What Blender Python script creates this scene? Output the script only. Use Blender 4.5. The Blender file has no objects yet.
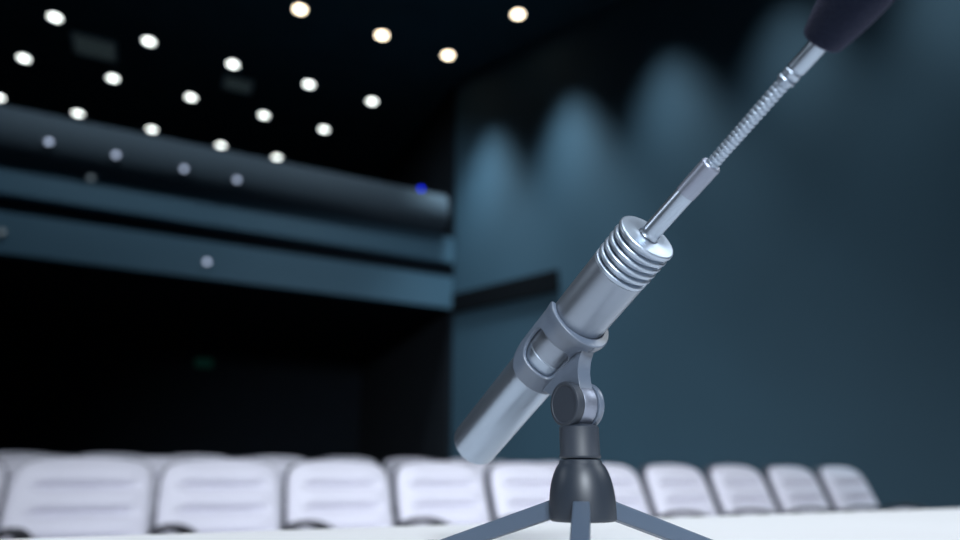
import bpy, bmesh, math, random
from mathutils import Vector, Matrix

random.seed(4)
C = bpy.context.scene.collection
PI = math.pi

# ------------------------------------------------------------------ camera frame
EYE = 0.783                      # eye height above the floor
F = 640.0                        # focal length in pixels of a 960 px frame
PITCH = math.atan(210 / 640.0)
CP, SP = math.cos(PITCH), math.sin(PITCH)

def cam2w(x, u, d):              # right, up, depth -> world
    return Vector((x, d * CP - u * SP, EYE + d * SP + u * CP))

def at(px, py, d):
    return cam2w((px - 480) / F * d, (270 - py) / F * d, d)

def ray(px, py):
    return at(px, py, 1.0) - Vector((0, 0, EYE))

def proj(p):
    y, z = p.y, p.z - EYE
    d = y * CP + z * SP
    u = -y * SP + z * CP
    return (480 + F * p.x / d, 270 - F * u / d, d)

def on_z(px, py, z):             # point of a horizontal plane
    r = ray(px, py)
    t = (z - EYE) / r.z
    return Vector((r.x * t, r.y * t, z))

def on_plane(px, py, n, k):      # vertical plane n.(x,y)=k
    r = ray(px, py)
    t = k / (r.x * n[0] + r.y * n[1])
    return Vector((r.x * t, r.y * t, EYE + r.z * t))

# ------------------------------------------------------------------ materials
def principled(name, col, rough=.5, metal=0., **kw):
    m = bpy.data.materials.new(name); m.use_nodes = True
    nt = m.node_tree; b = nt.nodes['Principled BSDF']
    b.inputs['Base Color'].default_value = (*col, 1)
    b.inputs['Roughness'].default_value = rough
    b.inputs['Metallic'].default_value = metal
    for k, v in kw.items():
        b.inputs[k.replace('_', ' ')].default_value = v
    return m

def texture(m, scale, bump=0., dist=.001, var=0., rough_var=0., detail=3, coord='Object', stretch=None):
    nt = m.node_tree; b = nt.nodes['Principled BSDF']
    tc = nt.nodes.new('ShaderNodeTexCoord'); no = nt.nodes.new('ShaderNodeTexNoise')
    no.inputs['Scale'].default_value = scale; no.inputs['Detail'].default_value = detail
    src = tc.outputs[coord]
    if stretch:
        mp = nt.nodes.new('ShaderNodeMapping'); mp.inputs['Scale'].default_value = stretch
        nt.links.new(src, mp.inputs['Vector']); src = mp.outputs['Vector']
    nt.links.new(src, no.inputs['Vector'])
    if bump:
        bp = nt.nodes.new('ShaderNodeBump'); bp.inputs['Strength'].default_value = bump
        bp.inputs['Distance'].default_value = dist
        nt.links.new(no.outputs['Fac'], bp.inputs['Height']); nt.links.new(bp.outputs['Normal'], b.inputs['Normal'])
    if var:
        c = b.inputs['Base Color'].default_value[:]
        mx = nt.nodes.new('ShaderNodeMix'); mx.data_type = 'RGBA'
        mx.inputs[6].default_value = (c[0]*(1-var), c[1]*(1-var), c[2]*(1-var), 1)
        mx.inputs[7].default_value = (min(1, c[0]*(1+var)), min(1, c[1]*(1+var)), min(1, c[2]*(1+var)), 1)
        nt.links.new(no.outputs['Fac'], mx.inputs[0]); nt.links.new(mx.outputs[2], b.inputs['Base Color'])
    if rough_var:
        r = b.inputs['Roughness'].default_value
        mr = nt.nodes.new('ShaderNodeMapRange')
        mr.inputs['To Min'].default_value = r - rough_var; mr.inputs['To Max'].default_value = r + rough_var
        nt.links.new(no.outputs['Fac'], mr.inputs['Value']); nt.links.new(mr.outputs['Result'], b.inputs['Roughness'])
    return m

def emitter(name, col, strength):
    m = bpy.data.materials.new(name); m.use_nodes = True
    nt = m.node_tree; nt.nodes.clear()
    e = nt.nodes.new('ShaderNodeEmission'); o = nt.nodes.new('ShaderNodeOutputMaterial')
    e.inputs['Color'].default_value = (*col, 1); e.inputs['Strength'].default_value = strength
    nt.links.new(e.outputs[0], o.inputs[0])
    return m

M = {}
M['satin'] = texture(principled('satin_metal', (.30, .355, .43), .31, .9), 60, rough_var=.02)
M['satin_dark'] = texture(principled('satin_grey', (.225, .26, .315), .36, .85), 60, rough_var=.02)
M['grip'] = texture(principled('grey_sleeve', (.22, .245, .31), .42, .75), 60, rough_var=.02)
M['collar'] = principled('satin_collar', (.34, .40, .48), .40, .88)
M['steel'] = principled('bright_steel', (.30, .36, .44), .42, .9)
M['clip'] = texture(principled('clip_plastic', (.080, .102, .140), .34, 0., Specular_IOR_Level=.6), 1500, bump=.08, dist=.0001)
M['dark'] = texture(principled('stand_plastic', (.013, .019, .030), .55, 0.), 1500, bump=.06, dist=.0001)
M['hub'] = principled('hub_lacquer', (.012, .018, .028), .44, .1)
M['leg'] = texture(principled('leg_grey', (.055, .078, .115), .42, .1), 1200, bump=.05, dist=.0001)
M['foam'] = texture(principled('foam', (.005, .008, .019), .95, 0., Sheen_Weight=.16, Sheen_Roughness=.5,
                    Sheen_Tint=(.55, .55, .8, 1), Specular_IOR_Level=.1), 1500, bump=1., dist=.0008, detail=2)
M['rubber'] = principled('rubber', (.012, .012, .018), .7)
M['table'] = texture(principled('white_laminate', (.80, .80, .815), .32), 4, rough_var=.04)
M['table_edge'] = principled('table_edging', (.5, .52, .55), .5)
M['table_leg'] = principled('table_steel', (.25, .26, .28), .35, .8)
M['seat'] = texture(principled('pale_fabric', (.60, .59, .675), .85, Sheen_Weight=.2), 60, bump=.2, dist=.002, var=.04)
M['seatdark'] = principled('dark_shell', (.06, .065, .085), .45)
M['arm'] = principled('arm_black', (.005, .005, .008), .5)
M['carpet'] = texture(principled('carpet', (.010, .013, .020), .95), 40, bump=.4, dist=.01, var=.3)
M['wallteal'] = texture(principled('painted_panel', (.038, .090, .132), .75), .8, var=.10, detail=2)
M['fascia'] = texture(principled('fascia_paint', (.070, .150, .215), .6), .6, var=.10, detail=2)
M['rail'] = texture(principled('rail_paint', (.060, .082, .106), .8), .6, var=.10, detail=2)
M['black'] = texture(principled('black_drape', (.004, .010, .019), .95), 3, var=.3)
M['ceil'] = texture(principled('black_ceiling', (.035, .085, .115), .9), 2, var=.3)
M['trim'] = principled('black_trim', (.003, .004, .006), .9, 0., Specular_IOR_Level=.1)
M['ring'] = principled('lamp_trim', (.03, .035, .04), .5)
M['panel'] = principled('grille_grey', (.66, .74, .78), .7)
M['cool'] = emitter('cool_lamp', (.93, 1., .97), 4.6)
M['warm'] = emitter('warm_lamp', (1., .84, .62), 7.0)
M['pale'] = emitter('pale_lamp', (.62, .74, 1.), 1.3)
M['dim'] = emitter('dim_lamp', (.55, .72, .85), .25)
M['slatglow'] = emitter('slat_glow', (.6, .9, 1.), .022)  # glow put into the unlit grille slats to lift them from the ceiling
M['blue'] = emitter('blue_led', (.0, .012, 1.), 3.2)
M['exit'] = emitter('green_sign', (.02, .13, .10), .07)

# ------------------------------------------------------------------ mesh helpers
def finish(name, bm, mat, parent=None, smooth=35, weld=False):
    if weld: bmesh.ops.remove_doubles(bm, verts=bm.verts, dist=1e-6)
    bmesh.ops.recalc_face_normals(bm, faces=bm.faces)
    me = bpy.data.meshes.new(name); bm.to_mesh(me); bm.free()
    if smooth:
        me.shade_smooth(); me.set_sharp_from_angle(angle=math.radians(smooth))
    me.materials.append(mat)
    o = bpy.data.objects.new(name, me); C.objects.link(o)
    if parent: o.parent = parent
    return o

def bevel(o, w, seg=3, ang=40):
    b = o.modifiers.new('bevel', 'BEVEL'); b.width = w; b.segments = seg
    b.limit_method = 'ANGLE'; b.angle_limit = math.radians(ang)
    return o

def empty(name, loc, rz=0):
    o = bpy.data.objects.new(name, None); C.objects.link(o)
    o.location = loc; o.rotation_euler = (0, 0, rz); o.empty_display_size = .05
    return o

def tag(o, label=None, cat=None, group=None, kind=None):
    if label: o['label'] = label
    if cat: o['category'] = cat
    if group: o['group'] = group
    if kind: o['kind'] = kind
    return o

def lathe(bm, prof, mat=Matrix(), seg=64, cap=True):
    """prof: (radius, height) along local z of mat"""
    rings = []
    for r, h in prof:
        if r < 1e-7:
            rings.append([bm.verts.new(mat @ Vector((0, 0, h)))])
        else:
            rings.append([bm.verts.new(mat @ Vector((r*math.cos(2*PI*k/seg), r*math.sin(2*PI*k/seg), h))) for k in range(seg)])
    for a, b in zip(rings, rings[1:]):
        for k in range(seg):
            k2 = (k+1) % seg
            if len(a) == 1 and len(b) == 1: continue
            if len(a) == 1: bm.faces.new((a[0], b[k2], b[k]))
            elif len(b) == 1: bm.faces.new((a[k], a[k2], b[0]))
            else: bm.faces.new((a[k], a[k2], b[k2], b[k]))
    if cap:
        if len(rings[0]) > 1: bm.faces.new(rings[0][::-1])
        if len(rings[-1]) > 1: bm.faces.new(rings[-1])

def box(bm, lo, hi, mat=Matrix()):
    vs = [bm.verts.new(mat @ Vector((x, y, z))) for x in (lo[0], hi[0]) for y in (lo[1], hi[1]) for z in (lo[2], hi[2])]
    for f in ((0,1,3,2), (4,6,7,5), (0,4,5,1), (2,3,7,6), (0,2,6,4), (1,5,7,3)):
        bm.faces.new([vs[i] for i in f])

def tube(bm, pts, radii, seg=32, cap=True):
    n = len(pts); up = None; rings = []
    for i, p in enumerate(pts):
        t = (pts[min(i+1, n-1)] - pts[max(i-1, 0)]).normalized()
        if up is None:
            up = t.orthogonal().normalized()
        up = (up - t * up.dot(t)).normalized(); s = t.cross(up)
        r = radii[i] if isinstance(radii, (list, tuple)) else radii
        rings.append([bm.verts.new(p + (up*math.cos(2*PI*k/seg) + s*math.sin(2*PI*k/seg))*r) for k in range(seg)])
    for a, b in zip(rings, rings[1:]):
        for k in range(seg):
            bm.faces.new((a[k], a[(k+1) % seg], b[(k+1) % seg], b[k]))
    if cap:
        bm.faces.new(rings[0][::-1]); bm.faces.new(rings[-1])

def axes(o, x, y, z):
    m = Matrix.Identity(4)
    for i, v in enumerate((x, y, z)):
        for r in range(3): m[r][i] = v[r]
    for r in range(3): m[r][3] = o[r]
    return m

def extrude_poly(bm, pts, h0, h1, mat=Matrix()):
    """pts (a,b) polygon in local xy, extruded local z h0..h1"""
    lo = [bm.verts.new(mat @ Vector((a, b, h0))) for a, b in pts]
    hi = [bm.verts.new(mat @ Vector((a, b, h1))) for a, b in pts]
    bm.faces.new(lo[::-1]); bm.faces.new(hi)
    for i in range(len(pts)):
        j = (i+1) % len(pts)
        bm.faces.new((lo[i], lo[j], hi[j], hi[i]))

# ================================================================== MICROPHONE
D = .030; R = D/2
TOP = at(648, 236, F*D/61.5)
BOT = at(474, 445, F*D/46)
U = (TOP - BOT).normalized(); LEN = (TOP - BOT).length       # up along the stick
PIV = Vector((U.y, -U.x, 0)).normalized()                     # horizontal, square to the stick
if PIV.x > 0: PIV = -PIV                                      # points to the left and to the camera
W = U.cross(PIV).normalized()
if W.z > 0: W = -W                                            # square to the stick, downwards
print('axis', U, 'len', LEN, 'elev', math.degrees(math.asin(U.z)))

TABLE_Z = EYE - .0426
# pivot point: below the stick, seen at pixel (580, 403)
best = None
for i in range(300):
    s = -.02 - .12*i/300
    for j in range(60):
        e = .022 + .02*j/60
        p = TOP + U*s + W*e
        x, y, d = proj(p)
        err = (x-579)**2 + (y-406)**2 + ((e-.031)*3000)**2*.05
        if best is None or err < best[0]: best = (err, s, e, p)
_, S_PIV, E_PIV, P_PIV = best
print('pivot', S_PIV, E_PIV, P_PIV, proj(P_PIV))

mic = empty('gooseneck_microphone', BOT)
tag(mic, 'grey metal gooseneck microphone with dark foam windscreen, held in the tripod clip', 'microphone')
inv = Matrix.Translation(-BOT)
MA = inv @ axes(TOP, PIV, W, U)          # local z up the stick, origin at top face centre

# lower body
bm = bmesh.new()
L = LEN
prof = [(0, -L-.0006), (R*.80, -L-.0006), (R*.93, -L), (R*.98, -L+.0008), (R, -L+.0024), (R, -.089), (R-.0003, -.0887),
        (R-.0003, -.0882), (R, -.0879), (R, -.0241), (R-.0004, -.0236), (0, -.0236)]
lathe(bm, [q for q in prof[:8]] + [(0, -.0882)], MA, 96)
finish('body', bm, M['satin'], mic, 30)
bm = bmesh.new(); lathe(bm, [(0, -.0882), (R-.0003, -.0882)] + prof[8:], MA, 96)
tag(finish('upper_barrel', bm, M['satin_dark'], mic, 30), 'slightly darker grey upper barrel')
# finned collar
bm = bmesh.new()
CL = .0236
prof = [(0, -CL), (R+.0001, -CL), (R+.0001, -CL+.0018), (R-.0005, -CL+.0022)]
pitch = .0042
fin = [(R-.0021, .0001), (R-.0022, .0009), (R-.0009, .0011), (R-.0001, .0016), (R+.0003, .0025), (R+.0001, .0034), (R-.0008, .0040)]
for k in range(4):
    prof += [(q, -CL + .0023 + k*pitch + h) for q, h in fin]
prof += [(q, -CL + .0023 + 4*pitch + h) for q, h in fin[:4]] + [(R+.0003, -.0022), (R+.0003, -.0008), (R-.0003, -.0001), (R-.0010, 0), (.0056, 0), (.0050, .0006), (0, .0006)]
lathe(bm, prof, MA, 96)
tag(finish('ribbed_collar', bm, M['collar'], mic, 50), 'ribbed satin collar of the microphone body')

# gooseneck path through the photographed points
def catmull(P, n=24):
    out = []
    Q = [P[0]*2 - P[1]] + P + [P[-1]*2 - P[-2]]
    for i in range(1, len(Q)-2):
        for k in range(n):
            t = k/n; a, b, c, d = Q[i-1], Q[i], Q[i+1], Q[i+2]
            out.append(.5*((2*b) + (c-a)*t + (2*a-5*b+4*c-d)*t*t + (3*b-a-3*c+d)*t**3))
    out.append(P[-1]); return out
ctrl = [TOP + U*.0004, at(684, 195.5, .3005), at(713.5, 162.5, .2885), at(752, 119, .2735), at(786, 80.5, .2620), at(820, 43, .2510), at(848, 6, .2410), at(878, -36, .231)]
path = [p - BOT for p in catmull(ctrl)]
acc = [0]
for a, b in zip(path, path[1:]): acc.append(acc[-1] + (b-a).length)
def along(d):
    for i in range(len(acc)-1):
        if acc[i+1] >= d:
            t = (d-acc[i])/(acc[i+1]-acc[i]); return path[i].lerp(path[i+1], t)
    return path[-1]
def arc_of(px, py):
    b = None
    for i, p in enumerate(path):
        x, y, d = proj(p + BOT); e = (x-px)**2 + (y-py)**2
        if b is None or e < b[0]: b = (e, acc[i])
    return b[1]
d_col = arc_of(686, 194); d_end = arc_of(712, 163); d_flex = arc_of(783, 81); d_foam = arc_of(823, 40)
print('arcs', d_col, d_end, d_flex, d_foam)
def seg_tube(name, d0, d1, rad, mat, n=20, label=None):
    bm = bmesh.new()
    ds = [d0 + (d1-d0)*k/n for k in range(n+1)]
    rr = [rad(d) if callable(rad) else rad for d in ds]
    tube(bm, [along(d) for d in ds], rr, 48)
    o = finish(name, bm, mat, mic, 40)
    if label: tag(o, label)
    return o
RT = .0047
seg_tube('neck_tube', 0, d_col, lambda d: RT + .0009*max(0, 1-d/.002)**2, M['satin'], 30, 'smooth pale metal tube above the ribbed collar')
seg_tube('grip_sleeve', d_col, d_end, lambda d: RT + .0002 - .0007*max(0, 1-(d_end-d)/.0007), M['grip'], 60, 'darker grey sleeve at the foot of the flexible neck')
# flexible part: a helically ribbed tube
bm = bmesh.new(); rf = .0031; p_h = .0026
p_h = (d_flex-d_end+.002)/20; nn = 20*14; S = 40; prev = None; up = None
for i in range(nn+1):
    d = d_end - .001 + (d_flex-d_end+.002)*i/nn
    c = along(d); t = (along(d+.0005)-along(d-.0005)).normalized()
    if up is None: up = t.orthogonal().normalized()
    up = (up - t*up.dot(t)).normalized(); s = t.cross(up)
    ring = []
    for k in range(S):
        ph = (i/14) % 1.0
        r = rf - .00042 + .00052*(math.sin(PI*ph)**.8)
        a = 2*PI*k/S
        ring.append(bm.verts.new(c + (up*math.cos(a)+s*math.sin(a))*r))
    if prev:
        for k in range(S): bm.faces.new((prev[k], prev[(k+1) % S], ring[(k+1) % S], ring[k]))
    prev = ring
tag(finish('flexible_neck', bm, M['steel'], mic, 179), 'spirally ribbed bright metal gooseneck')
def ferr(d):
    x = (d - d_flex)/(d_foam - d_flex)
    r = .0038
    for c0 in (.10, .27):
        r -= .00060*math.exp(-((x-c0)/.025)**2)
    if x < .10: r += .0002
    return r - .0005*max(0, 1-(d-d_flex)/.0006)
seg_tube('ferrule', d_flex, d_foam+.004, ferr, M['satin'], 140, 'grooved metal ferrule under the windscreen')
# foam windscreen
bm = bmesh.new()
LF = .055
d0 = d_foam - .0012
n = 48
ds = [d0 + LF*k/n for k in range(n+1)]
def wr(t):
    tt = t*LF
    r = .0078 + (.0120-.0078)*math.sin(min(1, tt/.027)*PI/2)**.95
    if tt > .034: r = .0120*math.sqrt(max(0, 1-((tt-.034)/(LF-.034))**2))
    e = .0016
    if tt < e: r *= .78 + .22*math.sqrt(1-(1-tt/e)**2)
    return max(r, .0002)
dirn = (at(853, 0, .2385) - at(823, 40, .2505)).normalized()
base = along(d_foam) - dirn*.0012
tube(bm, [base + dirn*(LF*(k/n)**1.4) for k in range(n+1)], [wr((k/n)**1.4) for k in range(n+1)], 64)
tag(finish('windscreen', bm, M['foam'], mic, 60), 'dark foam windscreen')

# ================================================================== TRIPOD STAND
HUBX, HUBY = P_PIV.x, P_PIV.y
stand = empty('tabletop_tripod_stand', (HUBX, HUBY, TABLE_Z))
tag(stand, 'small dark tabletop tripod stand with a swivel clip, standing on the white table', 'microphone stand')
SO = Vector((HUBX, HUBY, TABLE_Z)); inv = Matrix.Translation(-SO)

# clip: open sleeve with a rounded window in each flank
ri, ro = R + .0002, R + .0024
s_hi = S_PIV + .0275; s_lo = S_PIV - .0200
def rrect(x0, x1, y0, y1, rl, rr_, rt_=None):
    rt_ = rt_ or rr_
    """rounded rectangle: corner radius rl on the x0 side, rr_ on the x1 side; points ordered by fixed side share"""
    pts = []
    def arc(cx, cy, r, a0, a1, k):
        for i in range(k): 
            a = a0 + (a1-a0)*i/(k-1); pts.append((cx + r*math.cos(a), cy + r*math.sin(a)))
    def line(ax, ay, bx, by, k):
        for i in range(1, k+1):
            t = i/(k+1); pts.append((ax+(bx-ax)*t, ay+(by-ay)*t))
    arc(x0+rl, y0+rl, rl, PI, 1.5*PI, 7); line(x0+rl, y0, x1-rr_, y0, 12)
    arc(x1-rr_, y0+rr_, rr_, 1.5*PI, 2*PI, 7); line(x1, y0+rr_, x1, y1-rt_, 8)
    arc(x1-rt_, y1-rt_, rt_, 0, .5*PI, 7); line(x1-rt_, y1, x0+rl, y1, 12)
    arc(x0+rl, y1-rl, rl, .5*PI, PI, 7); line(x0, y1-rl, x0, y0+rl, 8)
    return pts
bm = bmesh.new()
half = (PI - math.radians(54)) * ro        # arc length from the spine (W side) to the free edge
for sgn in (1, -1):
    outer = rrect(0, half, s_lo, s_hi, .00001, .0165, .003)
    inner = rrect(.0045, half-.0065, s_lo+.0120, s_hi-.0135, .0045, .0100, .0070)
    layers = []
    for lay, (f0) in enumerate((0, .2, .4, .6, .8, 1)):
        layers.append([(a[0]+(b[0]-a[0])*f0, a[1]+(b[1]-a[1])*f0) for a, b in zip(outer, inner)])
    def vert(p, r):
        th = p[0]/ro*sgn
        # theta 0 at W (down), growing towards PIV
        return bm.verts.new(inv @ (TOP + U*p[1] + (W*math.cos(th) + PIV*math.sin(th))*r))
    VO = [[vert(p, ro + .0005*min(1, max(0, (p[1]-s_hi+.006)/.003)) + .0030*max(0, math.cos(p[0]/ro))**3*min(1, max(0, (p[1]-s_hi+.012)/.008))) for p in l] for l in layers]
    VI = [[vert(p, ri) for p in l] for l in layers]
    N = len(outer)
    for V in (VO, VI):
        for a, b in zip(V, V[1:]):
            for k in range(N): bm.faces.new((a[k], a[(k+1) % N], b[(k+1) % N], b[k]))
    for k in range(N):
        bm.faces.new((VO[0][k], VO[0][(k+1) % N], VI[0][(k+1) % N], VI[0][k]))
        bm.faces.new((VO[-1][k], VO[-1][(k+1) % N], VI[-1][(k+1) % N], VI[-1][k]))
clip = finish('microphone_clip', bm, M['clip'], stand, 40)
bevel(clip, .0006, 3, 50)
tag(clip, 'grey open-sided clip sleeve around the microphone')
# neck web from the sleeve to the pivot, outline in the plane of U and W
bm = bmesh.new()
rt = .0098
dp = E_PIV
pts = []
hi_a, lo_a = .0265, -.0185
def bez(a, b, c, n=10):
    return [((1-t)**2*a[0]+2*t*(1-t)*b[0]+t*t*c[0], (1-t)**2*a[1]+2*t*(1-t)*b[1]+t*t*c[1]) for t in [i/n for i in range(n+1)]]
right = bez((hi_a+.0005, R+.0032), (rt+.0025, R+.0052), (rt, dp), 14)
arcp = [(rt*math.cos(a), dp + rt*math.sin(a)) for a in [PI*i/16 for i in range(1, 16)]]
left = bez((-rt, dp), (-rt-.0005, R+.0060), (lo_a, R+.0006), 10)
pts = right + arcp + left
MW = inv @ axes(TOP + U*S_PIV, U, W, PIV)
extrude_poly(bm, pts, -.0042, .0042, MW)
web = finish('clip_neck', bm, M['clip'], clip, 50); bevel(web, .0012, 4, 40)

# fork discs and core of the swivel
zP = P_PIV.z
rd = .0116
MP = inv @ axes(P_PIV, U, W, PIV)
def disc(name, h0, h1, r, mat, parent, dish=False):
    bm = bmesh.new()
    e = .0009
    pr = [(0, h0), (r-e, h0), (r-.3*e, h0+.3*e), (r, h0+e), (r, h1-e), (r-.3*e, h1-.3*e), (r-e, h1)]
    if dish: pr += [(r-.0018, h1), (r-.0022, h1-.0004), (0, h1-.0004)]
    else: pr += [(0, h1)]
    lathe(bm, pr, MP, 64)
    return finish(name, bm, mat, parent, 40)
disc('swivel_knob', .0046, .0096, rd, M['dark'], stand, True)
disc('swivel_core', -.0044, .0044, rd-.0006, M['grip'], stand)
disc('swivel_disc', -.0086, -.0047, rd, M['clip'], stand, True)
# threaded socket under the swivel
zs_bot = at(579, 459, proj(P_PIV)[2]).z
MS = inv @ Matrix.Translation((HUBX, HUBY, 0))
bm = bmesh.new()
rs = .0102
lathe(bm, [(0, zs_bot), (rs, zs_bot), (rs+.0004, zs_bot+.0006), (rs+.0004, zs_bot+.0014), (rs, zs_bot+.002), (rs, zP-.0116), (rs-.0008, zP-.0108), (.006, zP-.0098), (0, zP-.0098)], MS, 64)
finish('socket', bm, M['dark'], stand, 35)
# bell hub
zh_bot = at(582, 519, proj(P_PIV)[2]).z
zh_top = zs_bot - .0004
H = zh_top - zh_bot
print('hub', zh_bot-TABLE_Z, H, 'piv height', zP-TABLE_Z)
rb = .0166
bm = bmesh.new()
pr = [(0, 0), (rb-.0012, 0), (rb-.0002, .0006), (rb, .0016)]
for i in range(0, 25):
    t = i/24
    r = .0110 + (rb-.0110)*(1 - t**2.4)**.8 if t < 1 else .0110
    pr.append((r, .0045 + (H-.0065)*t))
pr += [(.0108, H-.0010), (.0102, H-.0003), (.0092, H), (0, H)]
lathe(bm, pr, MS @ Matrix.Translation((0, 0, zh_bot)), 96)
finish('bell_hub', bm, M['hub'], stand, 50)
# three legs
cam_dir = math.atan2(-HUBY, -HUBX)
for k, a in enumerate((math.radians(-100.5), math.radians(26), math.radians(150))):
    da = Vector((math.cos(a), math.sin(a), 0))
    side = Vector((-math.sin(a), math.cos(a), 0))
    Lh = .089
    z0 = zh_bot + .0052; z1 = TABLE_Z + .0052
    hh = .0047; ww = .0041
    bm = bmesh.new()
    st = [(.010, z0), (.0165, z0), (.020, z0 + (z1-z0)*.0035/(Lh-.0165)), (.055, z0 + (z1-z0)*(.055-.0165)/(Lh-.0165)), (Lh-.006, z1+(z0-z1)*.006/(Lh-.0165)), (Lh, z1)]
    rings = []
    for i, (d, z) in enumerate(st):
        c = SO + da*d; c.z = z
        h = hh*(1 - .12*i/5)
        rings.append([bm.verts.new(inv @ (c + side*sx*ww + Vector((0, 0, sz*h)))) for sx, sz in ((-1,-1), (1,-1), (1,1), (-1,1))])
    for r0, r1 in zip(rings, rings[1:]):
        for q in range(4): bm.faces.new((r0[q], r0[(q+1) % 4], r1[(q+1) % 4], r1[q]))
    bm.faces.new(rings[0][::-1]); bm.faces.new(rings[-1])
    leg = finish('leg', bm, M['leg'], stand, 30); bevel(leg, .0009, 3, 40)
    bm = bmesh.new()
    rz = Matrix.Rotation(a, 4, 'Z')
    mm = inv @ Matrix.Translation(Vector((SO.x, SO.y, 0)) + da*(Lh+.001)) @ rz
    lathe(bm, [(0, TABLE_Z), (.0050, TABLE_Z), (.0058, TABLE_Z+.001), (.0058, TABLE_Z+.0085), (.0048, TABLE_Z+.0104), (0, TABLE_Z+.0108)], mm, 32)
    finish('rubber_foot', bm, M['rubber'], leg, 40)

# ================================================================== TABLE
A = on_z(0, 539, TABLE_Z); B = on_z(960, 508, TABLE_Z)
ex = (B - A).normalized(); ang = math.atan2(ex.y, ex.x)
print('table angle', math.degrees(ang), A, B)
ey = Vector((ex.y, -ex.x, 0))          # towards the camera side
O = A - ex*.9
table = empty('long_table', (O.x, O.y, 0), ang)
tag(table, 'glossy white table top carrying the microphone stand, in front of the pale seats', 'table')
TL, TD = 3.6, 1.15
bm = bmesh.new(); box(bm, (0, -TD, TABLE_Z-.028), (TL, 0, TABLE_Z))
bevel(finish('tabletop', bm, M['table'], table, 30), .004, 4)
bm = bmesh.new(); box(bm, (.08, -.10, .18), (TL-.08, -.08, TABLE_Z-.0285))
finish('modesty_panel', bm, M['table_edge'], table, 0)
for x in (.10, TL-.14):
    for y in (-.14, -TD+.08):
        bm = bmesh.new(); box(bm, (x, y, 0), (x+.04, y+.04, TABLE_Z-.0285))
        bevel(finish('leg', bm, M['table_leg'], table, 30), .003, 2)

# ================================================================== SEATS
ER = Vector((.8966, .4429, 0)); EB = Vector((-.4429, .8966, 0))
RA = math.atan2(ER.y, ER.x)
TOPZ = .862
def back_pos(u, v, W0=.272, z0=.40, z1=TOPZ):
    n = 6.5
    m = max(abs(u), abs(v))
    if m > 0:
        s = m/((abs(u)**n+abs(v)**n)**(1/n)); u2, v2 = u*s, v*s
    else: u2, v2 = 0, 0
    z = z0 + (z1-z0)*(v2*.5+.5)
    z += .018*(1-u2*u2)*max(0, v2)
    x = u2*W0*(1 - .012*max(0, v2+.0))
    return x, z, m
def cushion(bm, front, W0, z0, z1, grooves, thick, back):
    N1, N2 = 40, 60
    lean = math.tan(math.radians(20))
    def pt(i, j, fr):
        u = -1+2*i/N1; v = -1+2*j/N2
        x, z, m = back_pos(u, v, W0, z0, z1)
        y = (z-.45)*lean
        if fr:
            p = (1-m**5)
            dd = thick*p**.6
            if grooves:
                fade = 1/(1+math.exp((abs(x)-.185)/.012))
                for g in (.545, .651, .757):
                    q = abs(z-g)
                    dd -= .034*math.exp(-(q/.016)**2)*fade
                    dd += 0
                # each roll swells a little
                dd += .012*fade*abs(math.sin(PI*(z-.545)/.106))
            y -= dd
            y += .020*(1-(x/W0)**2) - .020     # shallow lateral dish
        else:
            y += back
        return Vector((x, y, z))
    V = [[bm.verts.new(pt(i, j, True)) for j in range(N2+1)] for i in range(N1+1)]
    K = [[bm.verts.new(pt(i, j, False)) for j in range(N2+1)] for i in range(N1+1)]
    for i in range(N1):
        for j in range(N2):
            bm.faces.new((V[i][j], V[i+1][j], V[i+1][j+1], V[i][j+1]))
            bm.faces.new((K[i][j], K[i][j+1], K[i+1][j+1], K[i+1][j]))
    for i in range(N1):
        for j in (0, N2): bm.faces.new((V[i][j], V[i+1][j], K[i+1][j], K[i][j]))
    for j in range(N2):
        for i in (0, N1): bm.faces.new((V[i][j], V[i][j+1], K[i][j+1], K[i][j]))

def arm_meshes(root, x):
    # black arm pad: rises from the back, runs forward and curves down at the front
    bm = bmesh.new()
    pth = [(.05, .520), (.01, .562), (-.05, .588), (-.12, .599), (-.19, .594), (-.26, .573), (-.32, .537), (-.36, .505), (-.38, .44)]
    P = catmull([Vector((x + .36*max(0, .03-y), y, z)) for y, z in pth], 5)
    prev = None
    for i, p in enumerate(P):
        t = (P[min(i+1, len(P)-1)] - P[max(i-1, 0)]).normalized()
        nrm = Vector((1, 0, 0)).cross(t).normalized()
        ring = []
        for k in range(16):
            a = 2*PI*k/16
            ca, sa = math.cos(a), math.sin(a)
            ring.append(bm.verts.new(p + Vector((1, 0, 0))*.030*math.copysign(abs(ca)**.6, ca) + nrm*.012*math.copysign(abs(sa)**.7, sa)))
        if prev:
            for k in range(16): bm.faces.new((prev[k], prev[(k+1) % 16], ring[(k+1) % 16], ring[k]))
        else: first = ring
        prev = ring
    bm.faces.new(first[::-1]); bm.faces.new(prev)
    arm = finish('armrest', bm, M['arm'], root, 50)
    bm = bmesh.new()
    out = [(.05, .30), (.05, .50), (.0, .545), (-.06, .568), (-.12, .580), (-.19, .575), (-.26, .547), (-.315, .519), (-.35, .475), (-.365, .42), (-.365, .30)]
    mat = axes(Vector((x+.0108, 0, 0)), Vector((-.36, 1, 0)), Vector((0, 0, 1)), Vector((1, .36, 0)).normalized())
    extrude_poly(bm, out, -.018, .018, mat)
    bevel(finish('side_panel', bm, M['seat'], root, 30), .006, 2)
    bm = bmesh.new(); box(bm, (x-.022, -.22, 0), (x+.04, .04, .30))
    bevel(finish('foot', bm, M['arm'], root, 30), .004, 2)

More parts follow.
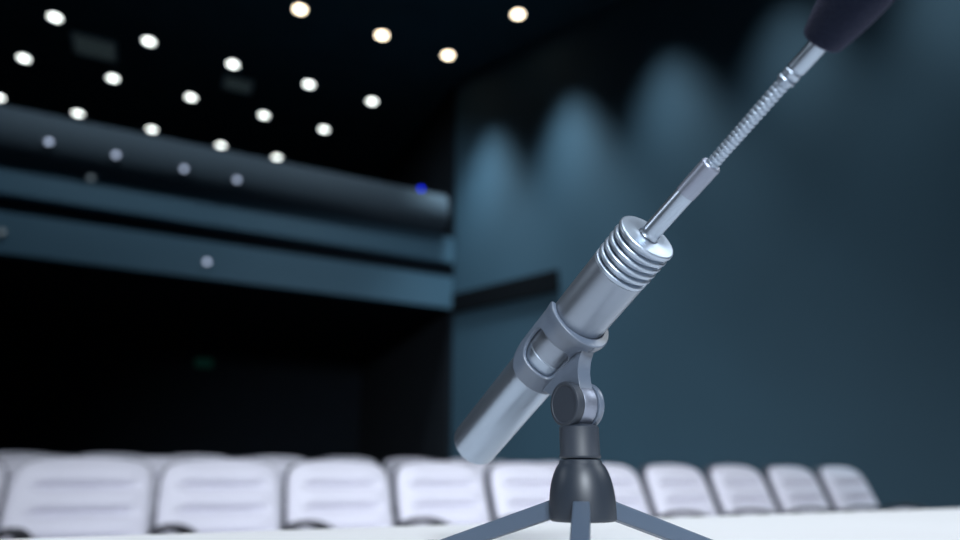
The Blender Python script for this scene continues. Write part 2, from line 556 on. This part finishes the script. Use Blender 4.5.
def make_chair(name, end=False, arm_in=True):
    t = empty(name, (0, 0, 0))
    bm = bmesh.new(); cushion(bm, True, .270, .40, TOPZ, True, .055, .012)
    finish('backrest', bm, M['seat'], t, 60)
    bm = bmesh.new(); cushion(bm, True, .272, .36, TOPZ+.005, False, -.014, .05)
    finish('back_shell', bm, M['seatdark'], t, 60)
    # seat cushion
    bm = bmesh.new(); box(bm, (-.225, -.40, .36), (.225, .02, .47))
    bevel(finish('seat', bm, M['seat'], t, 60), .035, 5)
    bm = bmesh.new(); box(bm, (-.215, -.37, .315), (.215, .04, .358))
    bevel(finish('seat_pan', bm, M['seatdark'], t, 60), .01, 3)
    arm_meshes(t, -.2775)
    if end: arm_meshes(t, .2775)
    return t

def dup(root):
    r = root.copy(); C.objects.link(r)
    for ch in list(root.children):
        c = ch.copy(); C.objects.link(c); c.parent = r
    return r

proto = make_chair('auditorium_seat')
protoE = make_chair('auditorium_seat', True)
base0 = Vector((-1.652, 2.838, 0))
SPC = .5555
used = [False, False]
def ordinal(i, n, side):
    return
def place(i, row, off, rise, last, label, group):
    src = protoE if last else proto
    k = 1 if last else 0
    if used[k]: o = dup(src)
    else: o = src; used[k] = True
    p = base0 + ER*(SPC*i + off) + EB*(row*.95)
    o.location = (p.x, p.y, rise); o.rotation_euler = (0, 0, RA + math.radians(6))
    tag(o, label, 'seat', group)
names1 = ['pale front row seat cut off by the left edge of the photo',
          'pale front row seat that looks largest, first whole one at the far left',
          'pale front row seat, second whole one from the left, right of the largest seat',
          'pale front row seat third from the left, under the dark space left of the microphone',
          'pale front row seat just left of the microphone body\'s lower end',
          'pale front row seat right of the microphone\'s lower end, partly behind the left tripod leg',
          'pale front row seat mostly hidden behind the tripod\'s bell hub',
          'pale front row seat rising above the tripod\'s right leg, just right of the hub',
          'pale front row seat, second fully clear one right of the tripod hub',
          'pale front row seat, second from the right end of the row',
          'pale front row seat at the right end, smallest, with a free dark armrest']
for n_, i in enumerate(range(-1, 10)):
    place(i, 0, 0, 0, i == 9, names1[n_], 'pale seats in the front row')
WN = ['first', 'second', 'third', 'fourth', 'fifth', 'sixth', 'seventh']
for i in range(-1, 6):
    place(i, 1, .277, .035, i == 5, 'pale second row seat, its top showing in gap %d from the left between front seats' % (i+2), 'pale seats in the second row')
for i in range(-1, 6):
    place(i, 2, 0, .080, i == 5, 'pale third row seat, only its top edge showing, %s from the left' % WN[i+1], 'pale seats in the third row')

# ================================================================== ROOM SHELL
CEIL = EYE + 7.0
corner = Vector((-.44, 10.2, 0))
nb = (-.4429, .8966); kb = corner.x*nb[0] + corner.y*nb[1]
WS = Vector((.765, -.644, 0)); ns = (.644, .765); ks = corner.x*ns[0] + corner.y*ns[1]

# floor with the two low risers under the rear rows
bm = bmesh.new()
box(bm, (-16, -9, -.1), (16, 22, 0))
mr = Matrix.Translation(base0) @ Matrix.Rotation(RA, 4, 'Z')
box(bm, (-6, .50, 0), (3.35, 12, .035), mr)
box(bm, (-6, 1.45, .035), (3.35, 12, .080), mr)
tag(finish('floor', bm, M['carpet'], None, 0), kind='structure')
bm = bmesh.new()
box(bm, (-16, -9, CEIL), (16, 22, CEIL+.1))
tag(finish('ceiling', bm, M['ceil'], None, 0), kind='structure')
# splayed side wall, coming forward on the right
mw = axes(corner, WS, Vector((ns[0], ns[1], 0)), Vector((0, 0, 1)))
bm = bmesh.new(); box(bm, (0, 0, 0), (15, .15, CEIL), mw)
tag(finish('wall_right', bm, M['wallteal'], None, 0), kind='structure')
# slot ledge on it
bm = bmesh.new()
P1 = on_plane(462, 300, ns, ks); P2 = on_plane(559, 282, ns, ks)
l1 = (P1-corner).xy.length; l2 = (P2-corner).xy.length
zt = on_plane(462, 293, ns, ks).z; zb = on_plane(462, 309, ns, ks).z
print('ledge', l1, l2, zt, zb, on_plane(557, 277, ns, ks).z, on_plane(557, 289, ns, ks).z)
zt2 = on_plane(557, 277, ns, ks).z; zb2 = on_plane(557, 289, ns, ks).z
zt = (zt+zt2)/2 + .05; zb = (zb+zb2)/2 - .05
box(bm, (0.02, -.05, zb), (l2, -.001, zt), mw)
tag(finish('trim_1', bm, M['trim'], None, 0), kind='structure')
# left wall far off, rear walls
bm = bmesh.new(); box(bm, (-12.2, -9, 0), (-12, 22, CEIL))
tag(finish('wall_left', bm, M['black'], None, 0), kind='structure')
mb = axes(corner, ER, EB, Vector((0, 0, 1)))
bm = bmesh.new(); box(bm, (-16, 5.2, 0), (3.0, 5.4, CEIL), mb)
tag(finish('wall_back', bm, M['black'], None, 0), kind='structure')
bm = bmesh.new(); box(bm, (0.0, .16, 0), (.15, 5.19, CEIL), mb)
tag(finish('wall_gallery', bm, M['black'], None, 0), kind='structure')
# balcony: slab, two painted fascia bands, rounded rail
z3a, z3b, z2a, z2b, z1a, z1b = [EYE+v for v in (2.68, 3.22, 3.47, 3.92, 3.92, 4.66)]
bm = bmesh.new()
box(bm, (-16, .0, z3a), (-.01, .14, z3b), mb)
box(bm, (-16, .0, z2a), (-.01, .14, z2b), mb)
tag(finish('wall_balcony', bm, M['fascia'], None, 0), kind='structure')
bm = bmesh.new()
box(bm, (-16, .15, z3a+.02), (-.01, 5.1, z3b-.1), mb)
box(bm, (-16, .15, z3b-.1), (-.01, .30, z2b), mb)
tag(finish('trim_2', bm, M['black'], None, 0), kind='structure')
bm = bmesh.new()
rr = (z1b-z1a)/2
outl = [(.30, z1a)] + [(-.0 - .26*math.sin(PI*i/20), z1a + rr - rr*math.cos(PI*i/20)) for i in range(21)] + [(.30, z1b)]
extrude_poly(bm, outl, -16, -.22, axes(corner, EB, Vector((0, 0, 1)), ER))
tag(finish('trim_3', bm, M['rail'], None, 40), kind='structure')

# ================================================================== LAMPS AND SMALL FITTINGS
def downlight(px, py, warm, label):
    p = on_z(px, py, CEIL)
    o = empty('ceiling_downlight', p); tag(o, label, 'ceiling light', 'ceiling downlights')
    bm = bmesh.new()
    lathe(bm, [(.090, -.001), (.090, -.012), (.098, -.018), (.115, -.012), (.115, -.001)], Matrix(), 32, False)
    finish('trim_ring', bm, M['ring'], o, 40)
    bm = bmesh.new(); lathe(bm, [(0, -.006), (.088, -.006), (.088, -.002), (0, -.002)], Matrix(), 32)
    finish('lens', bm, M['warm' if warm else 'cool'], o, 40)
rows = [
 ('nearest the balcony rail', [(277,157), (221,145), (152,129), (78,113), (-1,97)]),
 ('second from the balcony rail', [(324,129), (264,115), (191,97), (113,78), (24,58)]),
 ('third from the balcony rail', [(372,101), (309,84), (233,64), (149,41), (55,17)]),
]
pos = ['rightmost', 'second from the right', 'middle', 'second from the left', 'leftmost']
for rn, pts in rows:
    for k, (x, y) in enumerate(pts):
        downlight(x, y, False, 'cool white ceiling light, %s in the row %s' % (pos[k], rn))
downlight(448, 55, True, 'warm round ceiling light, rightmost of the upper row of three')
downlight(382, 35, True, 'warm round ceiling light, middle of the upper row of three')
downlight(300, 9, True, 'warm round ceiling light at the top edge, leftmost of the upper row of three')
downlight(518, 14, True, 'warm round ceiling light farthest right, alone beside the lit side wall')

def balcony_lamp(px, py, mat, rad, label, off=.26, kk='balcony lamps'):
    n3 = Vector((-nb[0], -nb[1], 0))
    p = on_plane(px, py, nb, kb - off - .03)
    o = empty('balcony_lamp', p, RA); tag(o, label, 'lamp', kk)
    m = axes(Vector((0,0,0)), Vector((1,0,0)), Vector((0,0,1)), Vector((0,-1,0)))
    bm = bmesh.new(); lathe(bm, [(0, -.03-.1), (rad*.7, -.03-.1), (rad*1.15, -.02), (rad*1.15, .012), (rad, .012), (rad, .004), (0, .004)], m, 24)
    finish('housing', bm, M['ring'], o, 40)
    bm = bmesh.new(); lathe(bm, [(0, .0045), (rad*.97, .0045), (rad*.97, .008), (0, .010)], m, 24)
    finish('lens', bm, mat, o, 40)
bl = ['leftmost', 'second from the left', 'third from the left', 'rightmost']
for k, (x, y) in enumerate([(49,142), (116,155), (184,169), (237,180)]):
    balcony_lamp(x, y, M['pale'], .038, 'small pale blue lamp on the balcony rail, %s of the four' % bl[k], .22)
balcony_lamp(91, 178, M['dim'], .038, 'faint small lamp below the balcony rail, under the row of four', 0)
balcony_lamp(207, 262, M['pale'], .038, 'small pale lamp on the lowest balcony band', 0)
balcony_lamp(2, 232, M['dim'], .038, 'faint small lamp on the lowest balcony band at the left edge', 0)
# blue indicator on the rail
p = on_plane(421, 189, nb, kb); 
o = empty('indicator_light', p, RA); tag(o, 'small vivid blue indicator light above the right end of the balcony', 'indicator light')
bm = bmesh.new(); box(bm, (-.05, .01, z1b-p.z), (.05, .09, .05))
bevel(finish('housing', bm, M['ring'], o, 30), .008, 2)
bm = bmesh.new(); lathe(bm, [(0, -.004), (.034, -.004), (.034, .010), (.026, .018), (0, .021)], axes(Vector((0,0,0)), Vector((1,0,0)), Vector((0,0,1)), Vector((0,-1,0))), 24)
finish('lens', bm, M['blue'], o, 40)
# grey grilles in the ceiling, no lamps; slats given a faint added glow
def grille(px, py, w, d, label):
    p = on_z(px, py, CEIL)
    o = empty('grille_panel', p, RA); tag(o, label, 'ceiling panel')
    bm = bmesh.new()
    box(bm, (-w, -d, -.03), (w, -d+.04, -.001)); box(bm, (-w, d-.04, -.03), (w, d, -.001))
    box(bm, (-w, -d+.041, -.03), (-w+.04, d-.041, -.001)); box(bm, (w-.04, -d+.041, -.03), (w, d-.041, -.001))
    finish('frame', bm, M['panel'], o, 0)
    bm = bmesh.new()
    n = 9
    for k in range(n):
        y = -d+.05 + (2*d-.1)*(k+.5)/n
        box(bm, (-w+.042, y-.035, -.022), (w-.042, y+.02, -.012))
    finish('glow_slats', bm, M['slatglow'], o, 0)
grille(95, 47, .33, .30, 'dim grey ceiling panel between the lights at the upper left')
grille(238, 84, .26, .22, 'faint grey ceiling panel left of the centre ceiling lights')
# faint green sign under the balcony
o = None
bm = bmesh.new(); p = on_plane(204, 363, nb, kb+5.05)
box(bm, (-.17, -.03, -.09), (.17, .03, .09))
o = finish('exit_sign', bm, M['exit'], None, 0); o.location = p; o.rotation_euler = (0, 0, RA)
tag(o, 'very faint small green lit sign on the black wall under the balcony', 'sign')

# ================================================================== LIGHT
def area(name, loc, target, sx, sy, e, col, spread=180):
    l = bpy.data.lights.new(name, 'AREA'); l.shape = 'RECTANGLE'; l.size = sx; l.size_y = sy; l.energy = e; l.color = col
    l.spread = math.radians(spread)
    o = bpy.data.objects.new(name, l); C.objects.link(o); o.location = loc
    o.rotation_euler = (Vector(target)-Vector(loc)).to_track_quat('-Z', 'Y').to_euler()
    return o
def spot(name, loc, target, e, ang, blend, col, rad=.05):
    l = bpy.data.lights.new(name, 'SPOT'); l.energy = e; l.color = col; l.spot_size = math.radians(ang); l.spot_blend = blend
    l.shadow_soft_size = rad
    o = bpy.data.objects.new(name, l); C.objects.link(o); o.location = loc
    o.rotation_euler = (Vector(target)-Vector(loc)).to_track_quat('-Z', 'Y').to_euler()
    return o
COOL = (.86, .93, 1.)
# stage wash above and behind the camera
area('stage_wash', (.6, -.9, EYE+4.2), (.9, 2.2, .7), 2.4, 1.2, 39, COOL, 75)
area('added_rim_light', (-2.4, .6, EYE+1.5), (.1, .45, .8), .3, .3, 1.0, COOL, 60)  # unseen lamp added for the thin left rim on the neck
area('added_rim_light', (2.1, .62, EYE+1.65), (.06, .36, EYE), 1.1, 1.1, 3.0, COOL, 60)  # unseen lamp added to brighten the mic's top face and right edges
area('front_wash', (.8, -5.5, EYE+3.4), (.5, 4.3, .6), 2.2, 1.2, 101, COOL, 52)
# wall washers in the ceiling along the side wall
w0 = on_plane(577, 86, ns, ks); l0 = (w0-corner).xy.length
for k in range(-1, 7):
    l = l0 - .17 + 1.6*k
    if l < .2: l = .3
    src = corner + WS*l - Vector((ns[0], ns[1], 0))*.69
    tgt = corner + WS*l - Vector((ns[0], ns[1], 0))*.27
    e = (1450 if k < 0 else 1450) if k < 1 else (850 if k == 1 else 560)
    spot('wall_washer', (src.x, src.y, CEIL-.05), (tgt.x, tgt.y, EYE+2.0), e, 54, 1., (.62, .86, 1.), .38)
# wash on the balcony front
for q in (2.2, 6.0):
    bp_ = corner - ER*q - EB*2.3
    spot('balcony_wash', (bp_.x, bp_.y, CEIL-.1), tuple(corner - ER*q + Vector((0, 0, EYE+3.4))), 280, 120, .8, (.70, .88, 1.), .3)

w = bpy.data.worlds.new('world'); bpy.context.scene.world = w; w.use_nodes = True
w.node_tree.nodes['Background'].inputs['Color'].default_value = (.35, .55, .8, 1)
w.node_tree.nodes['Background'].inputs['Strength'].default_value = .02

# ================================================================== CAMERA
cd = bpy.data.cameras.new('camera'); cam = bpy.data.objects.new('camera', cd); C.objects.link(cam)
cam.location = (0, 0, EYE); cam.rotation_euler = (PI/2 + PITCH, 0, 0)
cd.sensor_width = 36; cd.lens = 36*F/960; cd.clip_start = .01; cd.clip_end = 100
cd.dof.use_dof = True; cd.dof.focus_distance = .33; cd.dof.aperture_fstop = 3.9
bpy.context.scene.camera = cam
sc = bpy.context.scene
sc.view_settings.view_transform = 'Standard'; sc.view_settings.look = 'None'
sc.view_settings.exposure = 0; sc.view_settings.gamma = 1; sc.view_settings.use_curve_mapping = False
